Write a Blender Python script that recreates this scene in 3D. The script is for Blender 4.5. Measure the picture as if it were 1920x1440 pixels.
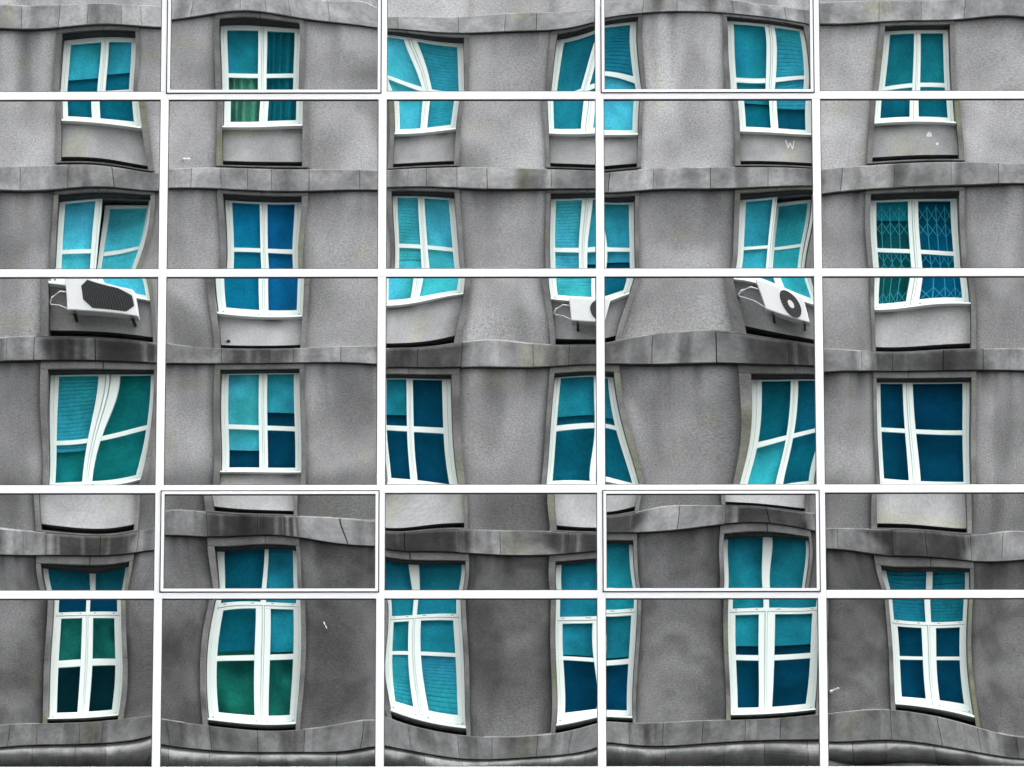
import bpy, math, random
import numpy as np

# ------------------------------------------------------------------ start
for o in list(bpy.data.objects):
    bpy.data.objects.remove(o, do_unlink=True)
SC = bpy.context.scene
COL = SC.collection

# ------------------------------------------------------------------ camera
CAM_LOC = [0.1057, -35.71957, 1.79328]
PITCH, YAW, ROLL = [0.2071418151490591, -0.002959042926172298, -0.0003892322295037533]
f = np.array([math.sin(YAW)*math.cos(PITCH), math.cos(YAW)*math.cos(PITCH), math.sin(PITCH)])
r = np.cross(f, [0, 0, 1.0]); r /= np.linalg.norm(r); u = np.cross(r, f)
r, u = r*math.cos(ROLL)+u*math.sin(ROLL), -r*math.sin(ROLL)+u*math.cos(ROLL)
import mathutils
cam_data = bpy.data.cameras.new('camera')
cam = bpy.data.objects.new('camera', cam_data); COL.objects.link(cam)
m = mathutils.Matrix(((r[0], u[0], -f[0], CAM_LOC[0]), (r[1], u[1], -f[1], CAM_LOC[1]),
                      (r[2], u[2], -f[2], CAM_LOC[2]), (0, 0, 0, 1)))
cam.matrix_world = m
cam_data.sensor_width = 36.0
cam_data.lens = 36.0*10020.0/1920.0
cam_data.clip_start = 0.1
cam_data.clip_end = 3000
SC.camera = cam

# ------------------------------------------------------------------ light: overcast day
SUN_EL, SUN_AZ = math.radians(62), math.radians(86)      # azimuth clockwise from +Y: high, along the street
world = bpy.data.worlds.new('World'); SC.world = world; world.use_nodes = True
nt = world.node_tree; nt.nodes.clear()
sky = nt.nodes.new('ShaderNodeTexSky'); sky.sky_type = 'NISHITA'; sky.sun_disc = False
sky.sun_elevation = SUN_EL; sky.sun_rotation = SUN_AZ
sky.air_density = 1.0; sky.dust_density = 4.0; sky.ozone_density = 1.0
hs = nt.nodes.new('ShaderNodeHueSaturation'); hs.inputs['Saturation'].default_value = 0.12
bg = nt.nodes.new('ShaderNodeBackground'); bg.inputs['Strength'].default_value = 0.15
wo = nt.nodes.new('ShaderNodeOutputWorld')
nt.links.new(sky.outputs[0], hs.inputs['Color']); nt.links.new(hs.outputs[0], bg.inputs['Color'])
nt.links.new(bg.outputs[0], wo.inputs['Surface'])
sun_data = bpy.data.lights.new('sun', 'SUN'); sun_data.energy = 0.8; sun_data.angle = math.radians(20)
sun_data.color = (1.0, 0.97, 0.93)
sun = bpy.data.objects.new('sun', sun_data); COL.objects.link(sun)
sdir = mathutils.Vector((math.sin(SUN_AZ)*math.cos(SUN_EL), math.cos(SUN_AZ)*math.cos(SUN_EL), math.sin(SUN_EL)))
sun.rotation_euler = (-sdir).to_track_quat('-Z', 'Y').to_euler()
sun.location = (0, -20, 60)
SC.view_settings.view_transform = 'Standard'; SC.view_settings.look = 'None'
SC.view_settings.exposure = 2.17; SC.view_settings.gamma = 1.0
SC.render.engine = 'CYCLES'
SC.cycles.max_bounces = 10; SC.cycles.glossy_bounces = 6; SC.cycles.transparent_max_bounces = 8
SC.cycles.diffuse_bounces = 3
SC.cycles.caustics_reflective = False; SC.cycles.caustics_refractive = False

# ------------------------------------------------------------------ survey data
# x of the mullions and heights of the transoms of the glass facade (plane y = 0)
MX = [-3.9099, -2.3973, -0.8923, 0.6049, 2.0987, 3.5943]
TZ = [12.0941, 11.3353, 10.0787, 8.5705, 7.8433, 6.6418]
# centres of the window axes of the old block across the square, and its levels
XW = {'A': -7.2224, 'B': -4.4252, 'C': -1.6376, 'D': 1.204, 'E': 4.2174, 'F': 6.7583}
ZW = {'bt0': 27.2295, 'bt1': 24.2508, 'bt2': 21.1628, 'bt3': 18.0439, 'bt4': 14.6437, 'bb0': 26.8669, 'bb1': 23.893, 'bb2': 20.8285, 'bb3': 17.6686, 'bb4': 14.2652, 'lb0': 26.7912, 'lb1': 23.8351, 'lb2': 20.7042, 'lb3': 17.5164, 'gt0': 26.7037, 'gt1': 23.7851, 'gt2': 20.6617, 'gt3': 17.4991, 'tt0': 25.9014, 'tt1': 22.9742, 'tt2': 19.7509, 'tt3': 15.8617, 'tb0': 25.8251, 'tb1': 22.899, 'tb2': 19.6767, 'tb3': 15.7797, 'gb0': 25.1589, 'gb1': 22.007, 'gb2': 18.9453, 'gb3': 14.9341, 'fb0': 24.9821, 'fb1': 21.8252, 'fb2': 18.7861, 'fb3': 14.747, 'pb0': 24.4445, 'pb1': 21.2984, 'pb2': 18.187, 'lg0': 24.2943, 'lg1': 21.1572, 'lg2': 18.0549, 'lg3': 14.6163, 'ub3': 16.6377, 'st3': 16.5188, 'cr4': 14.0796, 'act': 21.8388, 'acb': 21.4391, 'acm': 21.6342, 'ata': 21.9598, 'ama': 21.6993}
B = 53.3                      # distance of the old block's street front from the glass
# deviation from flat of each mirrored pane: Legendre coefficients in micrometres
NDEG = 9
PANE = {
'A0': [376.1,-92.99,-4.432,9.106,-0.8567,-4.44,2.477,1.909,-0.7122,107.5,-104.7,48.53,0.5237,-1.81,3.888,-7.912,-0.3855,2.79,139.4,-88.37,65.2,-0.774,-13.63,6.513,1.698,-2.188,137.1,82.11,23.18,-3.598,-23.51,-3.733,6.804,89.22,58.01,4.698,-8.484,-0.1555,-3.053,28.8,-51.94,-20.61,4.622,10.5,-31.58,-34.21,-4.467,10.58,-38.4,12.19,6.404,1.054,8.558,8.591],
'A1': [-54.87,-171.7,-20.05,32.36,1.14,-8.49,17.93,1.397,-10.22,-62,-71.36,198.8,-63.52,-2.036,-1.215,24.04,2.768,-12.15,99.44,91.08,294,-54.61,-52.04,1.216,15.19,-6.779,-81.12,108.3,80.96,-62.53,-0.5434,10.57,2.248,-125.3,-30.08,-24.17,-59.01,39.6,22.54,-6.669,-82.73,19.79,31.78,13.72,76.41,-20.24,-4.374,37.53,15.15,12.06,-15.95,-23.35,4.194,-5.431],
'A2': [-452.5,-467.1,-96.06,-42.57,14.13,51,18.77,-14.63,-11.54,391.3,49.93,124.8,57.48,83.86,-22.15,23.54,14.56,-14.2,-418.2,-302.4,470.9,67.47,-83.49,89.25,45,-14.54,-387.8,-46.79,167.5,-18.5,-11.4,29.38,-11.77,0.7355,136.3,-132.5,1.858,31.95,-50.33,96.71,3.491,14.92,1.588,-11.88,-4.046,-17.16,13.22,8.402,73.53,28.51,-38.33,20.4,7.722,-36.22],
'A3': [259.9,-58.5,-55.32,-10.34,32.37,2.198,-20.23,0.9671,5.333,795.6,198.3,-66.4,49.79,-47.5,-11,14,-3.561,0.8776,-6.596,-272.1,69.57,4.155,-9.677,3.464,-1.75,2.712,-178.9,-168.4,57.2,-73.12,46.93,21.01,-10.32,49.09,-8.261,11.22,46.43,-0.4562,-16.73,177.3,8.928,9.346,1.352,-21.65,33.56,17.75,-13.79,-26.25,-61.24,18,-12.75,-23.06,6.246,1.556],
'A4': [241.1,77.03,-120.6,-7.869,77.55,-2.392,-40.18,3.381,9.671,645.8,-323.4,77.45,-30.52,-37.87,72.53,10.4,-21.64,-3.652,286.6,-44.13,78.4,59.5,-30.47,-34.62,11.85,11.67,191.7,-2.098,83.54,-3.507,-34.24,2.407,20.8,-60.96,-2.312,41.98,-33.7,4.523,35.36,-100.6,16.06,-30.7,-2.485,23.22,15.01,-18.54,-5.775,-4.994,2.425,-19.52,12.55,-24.7,-1.398,-4.436],
'B0': [-356.4,78.05,-11.21,-22.22,-3.941,2.944,2.266,0.6903,-0.2487,541.5,160,97.86,1.684,-29.7,-28.82,5.137,11.12,-0.5523,48.33,136.1,131.8,37.8,-35.15,-42.18,3.964,12.63,-61.99,-20.11,-60.85,-46,-1.042,15.1,6.066,-105,32.82,-28.04,-13.2,1.548,7.242,-52.26,10.73,46.14,27.44,-1.069,2.563,-5.254,12.62,4.864,32.99,-6.716,-9.156,11.03,-7.299,-7.296],
'B1': [-23.89,-8.602,-23.35,-10.79,19.45,-9.581,5.124,5.291,-6.491,-8.804,-12.16,7.176,-43.17,-26,39.34,1.745,-16.92,3.854,-50.19,-161.8,242.7,15.91,-53.25,37.71,1.22,-14.89,-112.9,-39.99,-8.468,8.407,15.53,-2.579,3.2,-90.35,103.8,-12.54,-19.04,12.57,-15.68,23.55,19.44,-61.24,5.841,-13.23,50.26,-11.73,-32.5,5.579,2.567,-5.833,37.93,-11.31,-9.833,-4.109],
'B2': [-267.9,381.6,35.36,-54.56,-87.58,21.62,38.29,-6.995,-1.982,39.66,154.5,13.57,-1.324,73.23,-40.1,-31.21,14.04,-1.211,-120.9,-134.5,-157,-115.2,55.03,115.1,-0.8146,-42.09,29.19,45.1,100.3,-11.01,-10.6,-2.214,8.405,-97.78,18.31,30.16,8.373,-21,21.59,-39.02,-10.66,6.828,23.77,-20.96,27.31,-2.868,-4.328,-2.192,17.38,-3.745,-16.02,5.225,0.8558,-3.718],
'B3': [-542.9,-15.95,-20.22,-15.71,4.113,14.12,-0.2641,-4.717,-0.1108,126.1,221.3,29.23,-56.11,-17.98,31.53,0.5775,-8.517,2.008,-21.26,-16.94,53.44,-102.6,-41.98,49.4,11.43,-9.482,79.49,66.53,-48.56,-9.912,9.625,6.727,4.223,-255.9,-93.08,59.92,38.01,15.04,-13.84,-147.6,-63.07,24.55,8.833,7.759,109.5,90.59,-36.27,9.008,101,7.707,-11.24,-12.76,-25.05,-27.02],
'B4': [-93.54,-140.6,13.75,-16.58,-6.639,19.36,2.371,-4.47,-1.725,115.8,-129.7,-61.65,47.79,12.76,-19.26,9.74,3.69,-5.603,-299.6,-180.8,327.2,128.9,-51.7,-4.716,-5.571,-8.614,7.83,24.15,3.974,-21.9,-0.1476,-3.213,-3.367,-55.18,44.25,-34.78,-39.14,32.93,-6.812,-126.7,36.78,2.514,-6.904,26.21,47.08,-29.44,-29.84,-12.14,97.17,-7.623,-17.97,-8.529,21.75,-23.27],
'C0': [492.1,96.79,65.68,-9.208,-21.41,-5.127,4.908,2.229,-0.8532,224.9,-28.01,-145,4.656,22.65,15.63,-2.417,-7.191,-0.6617,-418,-433.4,141.5,51.68,-3.861,-18.19,-5.013,4.383,6.008,16.06,-12.19,0.07174,20.17,0.1531,-6.265,-91.87,-129.3,37.82,6.239,8.36,4.371,47.21,-68.44,-15.6,13.47,1.95,47.8,49.29,-16.63,2.172,-34.4,24.33,4.824,-1.627,-3.84,8.703],
'C1': [50.97,64.78,43.67,-12.81,-28.82,-0.3082,11.12,1.632,-1.271,563.1,111.7,-58.96,-13.43,-18.34,-4.376,-9.889,-3.117,4.795,-58.26,-2.029,231.3,20.23,-68.78,3.306,20.98,-2.742,-159.3,-55.31,-41.85,3.937,7.505,-1.199,9.655,229.1,-28.36,-116.9,-42.05,-9.293,19.47,20.51,-6.622,45.98,-1.952,4.785,-77.36,-12.18,48.22,10.09,-40.78,10.86,-23.95,8.414,-1.413,19.55],
'C2': [-240.7,-198.6,-35.28,-138.9,82.71,130.5,-31.08,-40.67,3.292,508.5,-137.2,-36.68,26.41,-1.998,1.299,6.69,-1.122,-4.092,-483.3,13.12,404.2,96.06,-13.59,-72.97,-42.6,13.8,78.86,-54.52,-42.2,15.73,-20.3,-5.372,0.6132,119.5,-83.19,-155.3,-40.07,4.588,36.02,-123.6,68.52,19.47,-0.5142,9.284,-6.878,55.54,36.35,-14.05,8.329,-10.17,-7.961,-1.485,-11.32,5.396],
'C3': [247.7,10.81,-74.81,-19.09,16.27,-6.874,-2.592,4.803,0.1523,508.3,-7.522,12.21,-63.72,23.33,12.58,-11.63,2.96,0.8724,-178.8,36.57,86.49,56.34,-60.86,-15.03,12.41,1.194,-172.9,-47.46,-56.35,9.475,-30.16,-4.953,13.01,-238,-58.88,50.4,-31.92,19.32,1.314,214.8,50.31,-1.216,-14.97,12.48,111.1,-25.05,-32.94,21.75,-131.1,8.784,6.62,-17.89,16.02,31.88],
'C4': [9.238,-88.16,242.1,21.22,-90.54,1.995,19.03,-1.067,-1.539,107.2,320.2,17.54,-60.69,-15.89,2.838,11.43,-2.28,-0.06111,-141.9,-326.1,239.8,-51.73,-37.82,41.48,-2.507,-5.867,-109.5,44.05,-55.38,-71.48,5.598,43.32,-11.27,40.12,21.65,30.12,5.172,-33.3,-2.069,39.71,-21.62,34.14,17.83,12.42,46.1,-10.99,-13.57,-10.17,-104.9,-9.939,-9.575,-33.24,8.161,51.49],
'D0': [-474.4,12.64,127.7,33.24,-21.73,-16.91,2.23,3.579,-1.41,-572.8,211.2,59.53,-11.09,5.235,-18.04,-10.43,6.056,3.21,139.9,167.4,195,3.691,-39.81,-28.96,5.17,15.53,-36.29,32.14,-33.9,-17.18,-21.48,13.46,9.682,-16.94,-8.463,13.06,-66.93,-8.012,1.923,27.98,0.3287,-4.74,0.3056,12.79,27.09,46.16,-37.13,11.57,27.98,-9.351,8.165,-3.429,-15.31,-13.09],
'D1': [138,89.49,36.74,31.49,-49.33,-14.37,17.06,1.394,1.278,-818.2,-232,108.4,1.805,11.65,-22.62,16.4,6.026,-9.204,-230.7,-26.55,236.7,-33.87,-42.76,24,15.04,-17.32,45.32,-73.53,49.07,12.72,-37.08,-2.518,-10.02,210.1,-13.84,-32.88,-27.29,-28.87,15.31,-59.71,60.71,-7.053,-13.02,27.22,-83.6,-23.01,4.218,4.71,34.26,-11.2,-14.91,12.27,9.583,-2.948],
'D2': [-136.5,-663.8,-131.9,-67.07,70.77,61.84,-19.75,-5.918,1.7,-542.8,207.4,-39.11,-2.533,27.17,-31.77,-14.13,11.89,-9.15,-958.3,-67.26,816.7,38.91,31.88,5.143,-60.34,-6.462,-109,-29.09,35.99,-12.57,7.93,51.32,5.123,211.6,-36.84,-32.2,40.41,-55.5,-13.57,129.2,21.45,-47.83,1.099,0.475,-43.16,34.67,-13.35,-29.96,-60.54,-12.08,32.9,7.873,-6.936,9.179],
'D3': [-1016,22.41,32.81,13.3,-14.11,-8.113,5.524,1.12,-1.595,458.4,-142.8,-17.01,31.75,29.92,-3.711,-18.32,-2.007,1.349,46.57,113.2,193.4,-0.5304,-31.56,-3.465,5.63,3.518,-154.2,66.61,9.131,-58.27,-79.2,4.326,24.29,42.31,-53.66,44.44,-32.18,-14.36,8.389,-37.12,-25.16,4.813,-16.48,27.44,86.41,4.967,-54.49,-16.29,118.5,-9.9,11.31,-35.2,8.688,-37.84],
'D4': [-205.5,29.05,-43.34,-26.64,48.32,8.017,-12.29,-1.646,-0.101,327.6,-245.7,42.05,27.15,-24.15,16.81,2.294,-9.23,2.642,-16.8,22.48,56.75,-27.65,-41.99,16.71,14.32,-6.918,-101.2,-123.8,-81.4,72.46,5.972,-20.31,8.706,50.93,-73.33,25.31,26.62,1.504,-3.887,-171,63.81,19.8,-37.57,-2.97,9.301,1.064,-29.15,-16.13,108.6,-14.85,12.52,-22.66,11.6,-6.257],
'F0': [-35.79,-54.11,44.32,-2.544,-20.61,0.4044,6.891,0.626,-1.04,-454.9,-285.1,15.79,6.286,-1.434,3.673,1.53,-1.365,-0.4656,291.3,35.93,-22.81,-25.45,1.239,13.42,-0.6062,-3.196,-21.72,-3.021,21.71,4.504,-8.921,-4.387,2.108,-263.3,-49.99,72.71,7.181,2.875,0.2881,-17.59,60.53,10.46,2.405,-8.545,53.18,40.81,-24.02,1.677,8.866,-25.24,-8.613,2.622,-14.33,-0.2423],
'F1': [-96.89,-194,39.34,57.64,-19.28,-16.87,7.427,1.665,-1.95,-86.3,-105.7,-72.41,124.5,-39.7,-55.3,14.06,12.18,0.8153,-167.7,126.8,184.1,-18.31,-22.89,4.03,-4.146,-3.733,18.59,-91.76,18.69,-12.38,-33.59,3.646,18.54,20.99,-51.67,-13.19,-38.57,-6.947,22.62,-33.58,13.29,-13.43,-1.482,2.679,-35.26,26.09,-19.75,-0.6797,11.01,0.2326,7.28,15.7,-6.752,-1.487],
'F2': [262.7,42.98,-122.4,-95.64,97.85,60.16,-34.99,-19.31,4.411,-349.3,-49.33,-141.6,43.37,-20.43,3.434,32.91,-5.888,-13.12,-191.3,-99.58,-3.351,-21.17,34.57,52.73,12.74,-25.63,-133,27.05,122.2,38.96,-44.72,-10.55,10.75,292.5,19.79,-96.74,-46.09,-8.625,1.809,70.94,-18.94,-60.37,-18.1,17.34,-187.2,28.11,40.71,23.39,-7.144,3.765,9.783,48.42,-15.22,-5.9],
'F3': [420.3,-78.17,-43.35,-2.694,-2.045,-17.2,6.416,9.506,-2.343,-350.1,293.1,-69.22,8.586,2.181,0.233,-24.47,-5.201,9.308,70.5,-150.8,135.2,-30.74,11.3,6.956,-9.174,-0.2703,216.5,-46.55,-84.93,16.08,-8.569,9.002,29.97,122,24.46,18.85,14.28,-44.98,-5.631,-119.2,51.85,74.29,-23.39,-17.43,-71.86,89.88,-26.51,-5.705,10.26,-12.63,-13.82,23.99,-38.45,8.328],
'F4': [-79.57,224.9,200,-60.81,-77.56,43.09,2.077,-11.67,6.126,-1035,676.3,-308.2,-59.32,24.91,17.58,0.3096,-11.18,3.671,455.2,302.5,-200.9,-114.1,-5.952,41.78,18.16,-6.254,164.6,-102.3,79.54,-36.99,-58.48,33.27,16.11,-15.99,-17.22,102,-3.173,12.59,-16.84,-45.24,-20.44,-16.25,25.47,3.741,-122.8,-61.56,-16.65,12.52,-2.991,7.73,7.224,52.28,27.29,7.885]}

# ------------------------------------------------------------------ helpers
def world_loc(o):
    if o is None: return mathutils.Vector((0, 0, 0))
    w = mathutils.Vector(o.location)
    if o.parent: w += o.matrix_parent_inverse.to_translation()+world_loc(o.parent)
    return w
def attach(o, parent):
    """parent o without moving it"""
    o.parent = parent; o.matrix_parent_inverse = mathutils.Matrix.Translation(-world_loc(parent))

def tag(o, label=None, cat=None, group=None, kind=None):
    if label: o['label'] = label
    if cat: o['category'] = cat
    if group: o['group'] = group
    if kind: o['kind'] = kind
    return o

def empty(name, loc=(0, 0, 0), parent=None):
    o = bpy.data.objects.new(name, None); COL.objects.link(o); o.location = loc
    o.empty_display_size = 0.2
    if parent: o.parent = parent
    return o

class MB:
    """collects faces, builds ONE mesh object; every vertex has a colour 'tone'"""
    def __init__(s): s.v = []; s.f = []; s.mi = []; s.c = []
    def add(s, vs, fs, mi=0, col=(1, 1, 1)):
        n = len(s.v); s.v += [tuple(q) for q in vs]
        if len(vs) and isinstance(col, list): s.c += col
        else: s.c += [col]*len(vs)
        for q in fs: s.f.append(tuple(n+i for i in q)); s.mi.append(mi)
    def box(s, x0, x1, y0, y1, z0, z1, mi=0, col=(1, 1, 1)):
        if x0 > x1: x0, x1 = x1, x0
        if y0 > y1: y0, y1 = y1, y0
        vs = [(x0, y0, z0), (x1, y0, z0), (x1, y1, z0), (x0, y1, z0), (x0, y0, z1), (x1, y0, z1), (x1, y1, z1), (x0, y1, z1)]
        s.add(vs, [(0, 3, 2, 1), (4, 5, 6, 7), (0, 1, 5, 4), (1, 2, 6, 5), (2, 3, 7, 6), (3, 0, 4, 7)], mi, col)
    def bbox(s, x0, x1, y0, y1, z0, z1, bev, mi=0, col=(1, 1, 1)):
        """box with chamfered edges on the +Y face"""
        if x0 > x1: x0, x1 = x1, x0
        if y0 > y1: y0, y1 = y1, y0
        b = bev
        vs = [(x0, y0, z0), (x1, y0, z0), (x1, y0, z1), (x0, y0, z1),
              (x0, y1-b, z0), (x1, y1-b, z0), (x1, y1-b, z1), (x0, y1-b, z1),
              (x0+b, y1, z0+b), (x1-b, y1, z0+b), (x1-b, y1, z1-b), (x0+b, y1, z1-b)]
        fs = [(0, 1, 2, 3), (1, 0, 4, 5), (2, 1, 5, 6), (3, 2, 6, 7), (0, 3, 7, 4),
              (5, 4, 8, 9), (6, 5, 9, 10), (7, 6, 10, 11), (4, 7, 11, 8), (9, 8, 11, 10)]
        s.add(vs, fs, mi, col)
    def tube(s, pts, rad, n=8, mi=0, col=(1, 1, 1), cap=True):
        pts = [mathutils.Vector(p) for p in pts]; rings = []
        for i, p in enumerate(pts):
            d = (pts[min(i+1, len(pts)-1)]-pts[max(i-1, 0)]).normalized()
            a = d.orthogonal().normalized(); b = d.cross(a)
            rings.append([p+(a*math.cos(t)+b*math.sin(t))*rad for t in [2*math.pi*k/n for k in range(n)]])
        vs = [q for rg in rings for q in rg]; fs = []
        for i in range(len(pts)-1):
            for k in range(n): fs.append((i*n+k, i*n+(k+1) % n, (i+1)*n+(k+1) % n, (i+1)*n+k))
        if cap: fs.append(tuple(range(n-1, -1, -1))); fs.append(tuple(range((len(pts)-1)*n, len(pts)*n)))
        s.add(vs, fs, mi, col)
    def build(s, name, mats, parent=None, smooth=False):
        me = bpy.data.meshes.new(name); me.from_pydata(s.v, [], s.f)
        if not isinstance(mats, (list, tuple)): mats = [mats]
        for q in mats: me.materials.append(q)
        me.polygons.foreach_set('material_index', s.mi)
        if smooth: me.polygons.foreach_set('use_smooth', [True]*len(s.f))
        a = me.attributes.new('tone', 'FLOAT_COLOR', 'POINT')
        a.data.foreach_set('color', [t for c in s.c for t in (c[0], c[1], c[2], 1.0)])
        me.update()
        o = bpy.data.objects.new(name, me); COL.objects.link(o)
        if parent: attach(o, parent)
        return o

RNG = np.random.RandomState(11)
_T = RNG.rand(64, 64)
def vnoise(x, y):
    """smooth value noise 0..1"""
    xi = math.floor(x); yi = math.floor(y); fx = x-xi; fy = y-yi
    fx = fx*fx*(3-2*fx); fy = fy*fy*(3-2*fy)
    a = _T[xi % 64, yi % 64]; b = _T[(xi+1) % 64, yi % 64]; c = _T[xi % 64, (yi+1) % 64]; d = _T[(xi+1) % 64, (yi+1) % 64]
    return (a*(1-fx)+b*fx)*(1-fy)+(c*(1-fx)+d*fx)*fy
def fbm(x, y): return .55*vnoise(x, y)+.28*vnoise(x*2.1+7, y*2.1+3)+.17*vnoise(x*4.3+1, y*4.3+9)
def sstep(a, b, x):
    t = min(1, max(0, (x-a)/(b-a))); return t*t*(3-2*t)

# ------------------------------------------------------------------ materials
def mat(name): 
    m = bpy.data.materials.new(name); m.use_nodes = True; m.node_tree.nodes.clear()
    return m, m.node_tree.nodes, m.node_tree.links

def rough_mat(name, base, rough=0.9, fine=60, fine_amt=0.35, coarse=1.2, coarse_amt=0.35, bump=0.4, stretch=(1, 1, 1), pits=0.0, detail=3):
    """mineral surface: base colour x tone x fine grain x large blotches, with bump"""
    m, N, L = mat(name)
    out = N.new('ShaderNodeOutputMaterial'); bs = N.new('ShaderNodeBsdfPrincipled')
    L.new(bs.outputs[0], out.inputs[0]); bs.inputs['Roughness'].default_value = rough
    bs.inputs['Specular IOR Level'].default_value = 0.2
    tc = N.new('ShaderNodeTexCoord'); mp = N.new('ShaderNodeMapping'); mp.inputs['Scale'].default_value = stretch
    L.new(tc.outputs['Object'], mp.inputs[0])
    n1 = N.new('ShaderNodeTexNoise'); n1.inputs['Scale'].default_value = fine; n1.inputs['Detail'].default_value = detail
    n1.inputs['Roughness'].default_value = .65 if detail < 5 else .82
    L.new(mp.outputs[0], n1.inputs['Vector'])
    n2 = N.new('ShaderNodeTexNoise'); n2.inputs['Scale'].default_value = coarse; n2.inputs['Detail'].default_value = 5
    L.new(tc.outputs['Object'], n2.inputs['Vector'])
    r1 = N.new('ShaderNodeMapRange'); r1.inputs[1].default_value = .3; r1.inputs[2].default_value = .7
    r1.inputs[3].default_value = 1-fine_amt; r1.inputs[4].default_value = 1+fine_amt; L.new(n1.outputs[0], r1.inputs[0])
    r2 = N.new('ShaderNodeMapRange'); r2.inputs[1].default_value = .3; r2.inputs[2].default_value = .7
    r2.inputs[3].default_value = 1-coarse_amt; r2.inputs[4].default_value = 1+coarse_amt; L.new(n2.outputs[0], r2.inputs[0])
    at = N.new('ShaderNodeAttribute'); at.attribute_name = 'tone'
    mu = N.new('ShaderNodeMath'); mu.operation = 'MULTIPLY'; L.new(r1.outputs[0], mu.inputs[0]); L.new(r2.outputs[0], mu.inputs[1])
    last = mu.outputs[0]
    if pits > 0:                                        # sparse dark pits and scratches
        n3 = N.new('ShaderNodeTexNoise'); n3.inputs['Scale'].default_value = 15; n3.inputs['Detail'].default_value = 8; n3.inputs['Roughness'].default_value = .8
        mp3 = N.new('ShaderNodeMapping'); mp3.inputs['Scale'].default_value = (1, 1, 2.2); L.new(tc.outputs['Object'], mp3.inputs[0]); L.new(mp3.outputs[0], n3.inputs['Vector'])
        r3 = N.new('ShaderNodeMapRange'); r3.inputs[1].default_value = .60; r3.inputs[2].default_value = .70; r3.inputs[3].default_value = 1; r3.inputs[4].default_value = 1-pits
        L.new(n3.outputs[0], r3.inputs[0])
        m3 = N.new('ShaderNodeMath'); m3.operation = 'MULTIPLY'; L.new(last, m3.inputs[0]); L.new(r3.outputs[0], m3.inputs[1]); last = m3.outputs[0]
    v = N.new('ShaderNodeVectorMath'); v.operation = 'SCALE'; L.new(at.outputs['Color'], v.inputs[0]); L.new(last, v.inputs['Scale'])
    v2 = N.new('ShaderNodeVectorMath'); v2.operation = 'MULTIPLY'; v2.inputs[1].default_value = base; L.new(v.outputs[0], v2.inputs[0])
    L.new(v2.outputs[0], bs.inputs['Base Color'])
    if bump:
        bp = N.new('ShaderNodeBump'); bp.inputs['Strength'].default_value = bump; bp.inputs['Distance'].default_value = .01
        L.new(n1.outputs[0], bp.inputs['Height']); L.new(bp.outputs[0], bs.inputs['Normal'])
    return m

def plain_mat(name, base, rough=0.5, metal=0.0, spec=0.5, vary=0.06, scale=8):
    m, N, L = mat(name)
    out = N.new('ShaderNodeOutputMaterial'); bs = N.new('ShaderNodeBsdfPrincipled'); L.new(bs.outputs[0], out.inputs[0])
    bs.inputs['Roughness'].default_value = rough; bs.inputs['Metallic'].default_value = metal; bs.inputs['Specular IOR Level'].default_value = spec
    tc = N.new('ShaderNodeTexCoord'); n = N.new('ShaderNodeTexNoise'); n.inputs['Scale'].default_value = scale; n.inputs['Detail'].default_value = 4
    L.new(tc.outputs['Object'], n.inputs['Vector'])
    rr = N.new('ShaderNodeMapRange'); rr.inputs[3].default_value = 1-vary; rr.inputs[4].default_value = 1+vary; L.new(n.outputs[0], rr.inputs[0])
    at = N.new('ShaderNodeAttribute'); at.attribute_name = 'tone'
    v = N.new('ShaderNodeVectorMath'); v.operation = 'SCALE'; L.new(at.outputs['Color'], v.inputs[0]); L.new(rr.outputs[0], v.inputs['Scale'])
    v2 = N.new('ShaderNodeVectorMath'); v2.operation = 'MULTIPLY'; v2.inputs[1].default_value = base; L.new(v.outputs[0], v2.inputs[0])
    L.new(v2.outputs[0], bs.inputs['Base Color'])
    return m

def mirror_mat():
    m, N, L = mat('mirrored_glass'); out = N.new('ShaderNodeOutputMaterial'); g = N.new('ShaderNodeBsdfGlossy')
    g.inputs['Color'].default_value = (.90, .905, .90, 1); g.inputs['Roughness'].default_value = 0.0
    L.new(g.outputs[0], out.inputs[0]); return m

def window_glass():
    m, N, L = mat('teal_window_glass'); out = N.new('ShaderNodeOutputMaterial')
    t = N.new('ShaderNodeBsdfTransparent'); g = N.new('ShaderNodeBsdfGlossy'); mx = N.new('ShaderNodeMixShader')
    tc = N.new('ShaderNodeTexCoord'); n = N.new('ShaderNodeTexNoise'); n.inputs['Scale'].default_value = 0.9; n.inputs['Detail'].default_value = 2
    L.new(tc.outputs['Object'], n.inputs['Vector'])
    cr = N.new('ShaderNodeMix'); cr.data_type = 'RGBA'
    cr.inputs['A'].default_value = (.255, .745, .775, 1); cr.inputs['B'].default_value = (.28, .715, .84, 1)
    rr = N.new('ShaderNodeMapRange'); rr.inputs[1].default_value = .35; rr.inputs[2].default_value = .65; L.new(n.outputs[0], rr.inputs[0])
    L.new(rr.outputs[0], cr.inputs['Factor']); L.new(cr.outputs['Result'], t.inputs['Color'])
    g.inputs['Roughness'].default_value = .03; g.inputs['Color'].default_value = (.05, .42, .65, 1)
    mx.inputs[0].default_value = 0.02
    L.new(t.outputs[0], mx.inputs[1]); L.new(g.outputs[0], mx.inputs[2]); L.new(mx.outputs[0], out.inputs[0]); return m

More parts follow.
